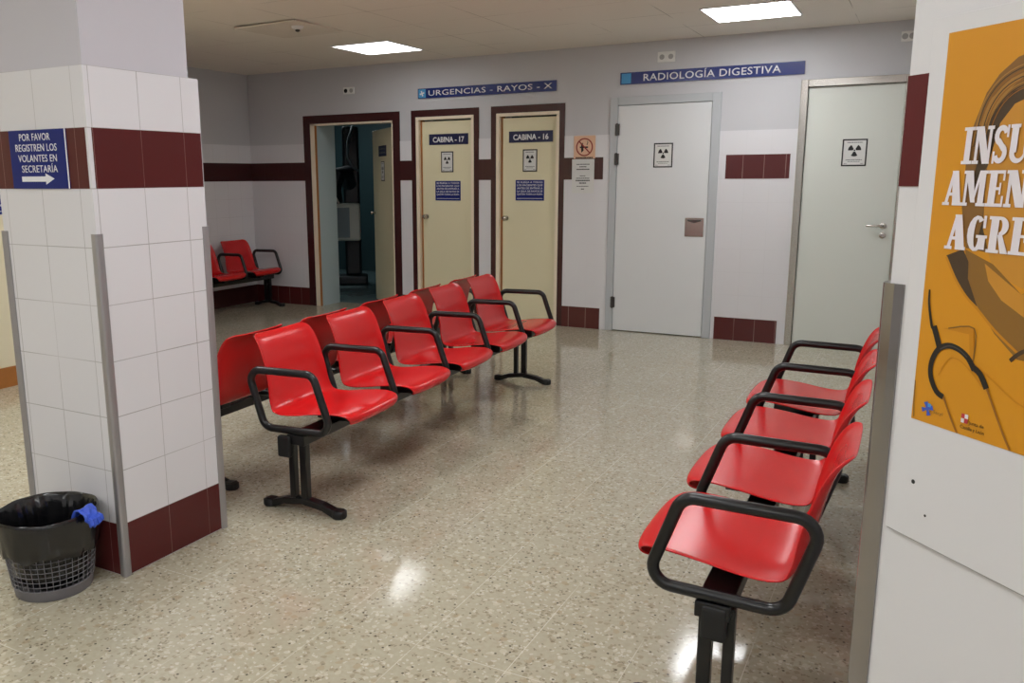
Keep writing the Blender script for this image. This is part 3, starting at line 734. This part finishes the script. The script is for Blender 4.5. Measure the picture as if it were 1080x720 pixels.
# coat folds, pocket, lapel
art([(.124, 1.193), (.180, 1.203), (.186, 1.152), (.178, 1.158), (.173, 1.192)], 'p_shade')
stroke([(.135, 1.195), (.181, 1.202), (.185, 1.153)], .0022, 'p_neck')
stroke([(.186, 1.150), (.215, 1.135), (.26, 1.11), (.30, 1.10)], .0025, 'p_shade')
stroke([(.082, 1.10), (.083, 1.07), (.086, 1.04)], .0018, 'p_neck')
# stethoscope
stroke([(.126, 1.118), (.140, 1.146), (.160, 1.150), (.185, 1.135), (.205, 1.118)], .0022, 'p_shade')
stroke([(.139, 1.088), (.150, 1.068), (.160, 1.052), (.171, 1.036)], .0034, 'p_metal')
stroke([(.213, 1.118), (.232, 1.085), (.248, 1.058), (.262, 1.037)], .0034, 'p_metal')
stroke([(.0925, 1.250), (.094, 1.228), (.103, 1.195), (.108, 1.190)], lambda t_: .003+.003*t_, 'p_tube')
stroke([(.108, 1.194), (.118, 1.172), (.124, 1.158)], .0105, 'p_tube')
stroke([(.139, 1.086), (.125, 1.092), (.112, 1.112), (.110, 1.135), (.120, 1.158), (.138, 1.168), (.158, 1.166), (.176, 1.156), (.189, 1.140)], .0092, 'p_tube')
stroke([(.124, 1.160), (.140, 1.168), (.158, 1.166), (.174, 1.157)], .0018, 'p_hi')
stroke([(.186, 1.144), (.200, 1.136), (.213, 1.117)], .0095, 'p_tube')
# logos
for a_ in (.35, .35+PI/2):
    q = [(-.011, -.004), (-.004, -.0022), (.004, -.0022), (.011, -.004), (.011, .004), (.004, .0022), (-.004, .0022), (-.011, .004)]
    art([(.1115+u*math.cos(a_)-v*math.sin(a_), 1.060+u*math.sin(a_)+v*math.cos(a_)) for u, v in q], 'p_blue')
art([(.112, 1.0635), (.118, 1.0635), (.118, 1.069), (.112, 1.069)], 'lightblue')
art([(.176, 1.063), (.182, 1.063), (.182, 1.070), (.176, 1.070)], 'p_red'); art([(.182, 1.056), (.188, 1.056), (.188, 1.063), (.182, 1.063)], 'p_red')
art([(.182, 1.0635), (.188, 1.0635), (.188, 1.070), (.182, 1.070)], 'p_text'); art([(.176, 1.056), (.1815, 1.056), (.1815, 1.0625), (.176, 1.0625)], 'p_text')
m.build('printed_sheet', po)
yl = lay[0]-.0001
text(po, 'Sacyl', 'p_neck', .124-S0, yl, 1.056-Z0, height=.0052, width=.018, depth=.0002)
text(po, 'Junta de', 'ink', .1905-S0, yl, 1.0565-Z0, height=.0055, width=.026, depth=.0002)
text(po, 'Castilla y León', 'ink', .176-S0, yl, 1.0470-Z0, height=.0055, width=.042, depth=.0002)
# heavy slab-serif headline
def slab(word, s, z, wd, hgt, slant=.03):
    mm = MB(); cnt = [0]
    x = s-S0
    def poly(P, x0, w_):
        cnt[0] += 1; mm.prism([(x0+u*w_+(v*hgt*slant), z-Z0+v*hgt) for u, v in P], FR, yl-.0002-cnt[0]*.000004, yl, 'p_text')
    def rect(u0, u1, v0, v1, x0, w_): poly([(u0, v0), (u1, v0), (u1, v1), (u0, v1)], x0, w_)
    def arc(cx, cy, ro, rv, io, iv, a0, a1, x0, w_, n_=12, icx=None):
        ic = cx if icx is None else icx
        for i in range(n_):
            b0 = math.radians(a0+(a1-a0)*i/n_); b1 = math.radians(a0+(a1-a0)*(i+1)/n_)
            poly([(cx+ro*math.cos(b0), cy+rv*math.sin(b0)), (cx+ro*math.cos(b1), cy+rv*math.sin(b1)), (ic+io*math.cos(b1), cy+iv*math.sin(b1)), (ic+io*math.cos(b0), cy+iv*math.sin(b0))], x0, w_)
    W_ = dict(I=.62, N=1.05, S=.85, U=1.0, A=1.0, M=1.25, E=.9, G=1.0, R=1.0)
    unit = wd/sum(W_[c_] for c_ in word); T = .09
    for ch in word:
        w_ = W_[ch]*unit; g = w_*.985
        if ch == 'I': rect(.02, .98, 0, T, x, g); rect(.02, .98, 1-T, 1, x, g); rect(.24, .76, 0, 1, x, g)
        if ch == 'N':
            rect(0, .34, 0, T, x, g); rect(.10, .24, 0, 1, x, g); rect(0, .3, 1-T, 1, x, g); poly([(.06, 1), (.46, 1), (.94, 0), (.56, 0)], x, g)
            rect(.66, 1, 1-T, 1, x, g); rect(.78, .92, 0, 1, x, g)
        if ch == 'U':
            rect(0, .5, 1-T, 1, x, g); rect(.08, .42, .28, 1, x, g); rect(.66, 1, 1-T, 1, x, g); rect(.78, .9, .28, 1, x, g)
            arc(.49, .28, .41, .28, .24, .16, 180, 360, x, g, icx=.56)
        if ch == 'S':
            arc(.5, .73, .44, .27, .16, .13, 20, 250, x, g); arc(.5, .27, .44, .27, .16, .13, -160, 70, x, g)
            poly([(.14, .62), (.44, .66), (.90, .38), (.60, .32)], x, g); rect(.82, .94, .68, 1, x, g); rect(.06, .18, 0, .32, x, g)
        if ch == 'A':
            rect(-.02, .36, 0, T, x, g); rect(.52, 1.04, 0, T, x, g); poly([(.08, 0), (.24, 0), (.56, 1), (.40, 1)], x, g); poly([(.54, 0), (1.0, 0), (.70, 1), (.36, 1)], x, g); rect(.28, .66, .28, .37, x, g)
        if ch == 'M':
            rect(0, .26, 0, T, x, g); rect(.08, .18, 0, 1, x, g); rect(0, .28, 1-T, 1, x, g); poly([(.06, 1), (.38, 1), (.58, .1), (.40, .1)], x, g)
            poly([(.42, .1), (.52, .1), (.76, 1), (.66, 1)], x, g); rect(.68, .92, 0, 1, x, g); rect(.62, 1, 0, T, x, g); rect(.70, 1, 1-T, 1, x, g)
        if ch == 'E':
            rect(.0, .95, 0, T, x, g); rect(.0, .93, 1-T, 1, x, g); rect(.12, .5, 0, 1, x, g); rect(.5, .72, .46, .54, x, g); rect(.68, .76, .34, .66, x, g); rect(.85, .95, 0, .3, x, g); rect(.83, .93, .72, 1, x, g)
        if ch == 'G':
            arc(.48, .5, .44, .5, .12, .40, 50, 330, x, g); rect(.76, .88, .66, 1, x, g); rect(.58, .92, .06, .44, x, g); rect(.48, 1.0, .38, .46, x, g)
        if ch == 'R':
            rect(0, .58, 0, T, x, g); rect(.0, .5, 1-T, 1, x, g); rect(.1, .45, 0, 1, x, g); arc(.5, .74, .40, .26, .12, .17, -90, 90, x, g); poly([(.45, .5), (.66, .5), (1.0, 0), (.66, 0)], x, g)
        x += w_
    mm.build('lettering', po)['label'] = 'white slab-serif lettering'
slab('INSU', .1265, 1.4435, .108, .0535)
slab('AMEN', .101, 1.3825, .140, .0515)
slab('AGRE', .113, 1.3165, .142, .0525)

# ------------------------------------------------------------------ waste bin
BC = (-2.625, 1.764)
bn = thing('waste_bin', 'grey lattice waste bin lined with a black bag, in front of the pillar', 'waste bin', (BC[0], BC[1], 0))
R0_, R1_, H_ = .128, .162, .285
rad = lambda z: R0_+(R1_-R0_)*z/H_
n = 40; rows = 13; vs = []; fs = []
for i in range(rows+1):
    z = .040+(H_-.048)*i/rows
    for j in range(n): a_ = 2*PI*j/n; vs.append((rad(z)*math.cos(a_), rad(z)*math.sin(a_), z))
for i in range(rows):
    for j in range(n): fs.append((i*n+j, i*n+(j+1) % n, (i+1)*n+(j+1) % n, (i+1)*n+j))
o = MB().add(vs, fs, 'bin').build('lattice_body', bn); wf = o.modifiers.new('wire', 'WIREFRAME'); wf.thickness = .0042; wf.use_even_offset = False
MB().lathe([(R0_-.02, .002), (R0_-.002, .001), (R0_, .006), (rad(.042), .042), (rad(.042)-.004, .042), (R0_-.008, .01)], (0, 0, 0), 'bin', 48).build('solid_base', bn, smooth=True)
# liner: inner bag, over the rim, wavy overhang
n = 72; vs = []; fs = []
prof = [(-.028, .02, 0), (-.02, .06, 0), (-.010, .15, .6), (-.006, .24, .8), (-.002, .292, .3), (.004, .297, .2), (.009, .288, .3), (.011, .24, .8), (.011, .21, 1), (.012, .18, 1.2), (.009, .165, 1.3)]
for i, (dr, z, wob) in enumerate(prof):
    for j in range(n):
        a_ = 2*PI*j/n; nz_ = noise.noise(Vector((math.cos(a_)*2.2, math.sin(a_)*2.2, z*9)))
        n2 = noise.noise(Vector((math.cos(a_)*9, math.sin(a_)*9, z*10+5)))
        zz = z+(wob*.022*nz_ if i > 7 else (.006*nz_ if 3 < i < 7 else 0))
        r_ = rad(min(z, H_))+dr+wob*.009*n2+(max(0, nz_)*.010*wob if i > 7 else 0)
        if i < 4: r_ -= abs(n2)*.03*(.4+wob)
        vs.append((r_*math.cos(a_), r_*math.sin(a_), zz))
for i in range(len(prof)-1):
    for j in range(n): fs.append((i*n+j, i*n+(j+1) % n, (i+1)*n+(j+1) % n, (i+1)*n+j))
fs.append(tuple(range(n)))
o = MB().add(vs, fs, 'bag').build('bin_liner', bn, smooth=True, sub=1); o['label'] = 'black plastic bag folded over the rim'
# knotted corner of the bag sticking out at the left
MB().tube([(-.098, -.112, .178), (-.112, -.122, .172), (-.130, -.128, .168), (-.143, -.132, .174)], [.010, .016, .013, .006], 'bag', n=10).build('bag_knot', bn, smooth=True)
# blue glove over the rim
g = thing('rubber_glove', 'crumpled blue disposable glove draped over the rim of the waste bin', 'glove', (BC[0], BC[1], 0))
vs = []; fs = []; nu, nv = 16, 12; a0_ = math.radians(8)
for i in range(nu+1):
    u = i/nu
    for j in range(nv+1):
        v = j/nv; a_ = a0_+(v-.5)*.46*(1-.25*u)+.05
        # path: inside the bin up over the rim and out
        if u < .55: q = u/.55; r_ = R1_-.050+.050*q; z = .250+.062*q
        else: q = (u-.55)/.45; r_ = R1_+.006+.030*math.sin(q*1.4); z = .312-.045*q**1.5
        w_ = noise.noise(Vector((u*5, v*6, 2)))*.012
        vs.append(((r_+w_)*math.cos(a_), (r_+w_)*math.sin(a_), z+.004+noise.noise(Vector((u*4, v*5, 9)))*.014+.006))
for i in range(nu):
    for j in range(nv): fs.append((i*(nv+1)+j, i*(nv+1)+j+1, (i+1)*(nv+1)+j+1, (i+1)*(nv+1)+j))
o = MB().add(vs, fs, 'glove').build('palm', g, smooth=True)
md = o.modifiers.new('s', 'SOLIDIFY'); md.thickness = .006
md = o.modifiers.new('sub', 'SUBSURF'); md.levels = 1; md.render_levels = 1
for i, (aa, ln) in enumerate(((-.10, .034), (-.02, .044), (.07, .040), (.15, .030))):
    a_ = a0_+aa+.05; ca, sa = math.cos(a_), math.sin(a_); r_ = R1_+.026
    pts = [((r_)*ca, (r_)*sa, .283), ((r_+.016)*ca, (r_+.016)*sa, .278), ((r_+.020)*ca, (r_+.020)*sa, .278-ln*.35), ((r_+.014)*ca, (r_+.014)*sa, .278-ln*.6)]
    MB().tube(pts, [.010, .0095, .008, .004], 'glove', n=8, flat=1.1).build('finger', g, smooth=True)

# ------------------------------------------------------------------ camera
F_, YAW, PIT, ROLL, HC = 891.53, -.5055, .19194, -.00695, 1.4297
f_ = Vector((math.sin(YAW)*math.cos(PIT), math.cos(YAW)*math.cos(PIT), -math.sin(PIT)))
r_ = Vector((math.cos(YAW), -math.sin(YAW), 0)); u_ = r_.cross(f_)
cr, sr = math.cos(ROLL), math.sin(ROLL)
rr = r_*cr+u_*sr; uu = -r_*sr+u_*cr
cam = bpy.data.cameras.new('camera'); co = bpy.data.objects.new('camera', cam); COL.objects.link(co)
co.matrix_world = Matrix(((rr.x, uu.x, -f_.x, 0), (rr.y, uu.y, -f_.y, 0), (rr.z, uu.z, -f_.z, HC), (0, 0, 0, 1)))
cam.sensor_width = 36; cam.lens = F_/1080*36; cam.shift_x = 60/1080; cam.clip_start = .02
SC.camera = co

# ------------------------------------------------------------------ world and view
w = bpy.data.worlds.new('world'); SC.world = w; w.use_nodes = True
w.node_tree.nodes['Background'].inputs[0].default_value = (.5, .55, .6, 1); w.node_tree.nodes['Background'].inputs[1].default_value = .02
SC.view_settings.view_transform = 'Standard'; SC.view_settings.look = 'None'; SC.view_settings.gamma = 1
SC.view_settings.use_curve_mapping = False
SC.view_settings.exposure = .75
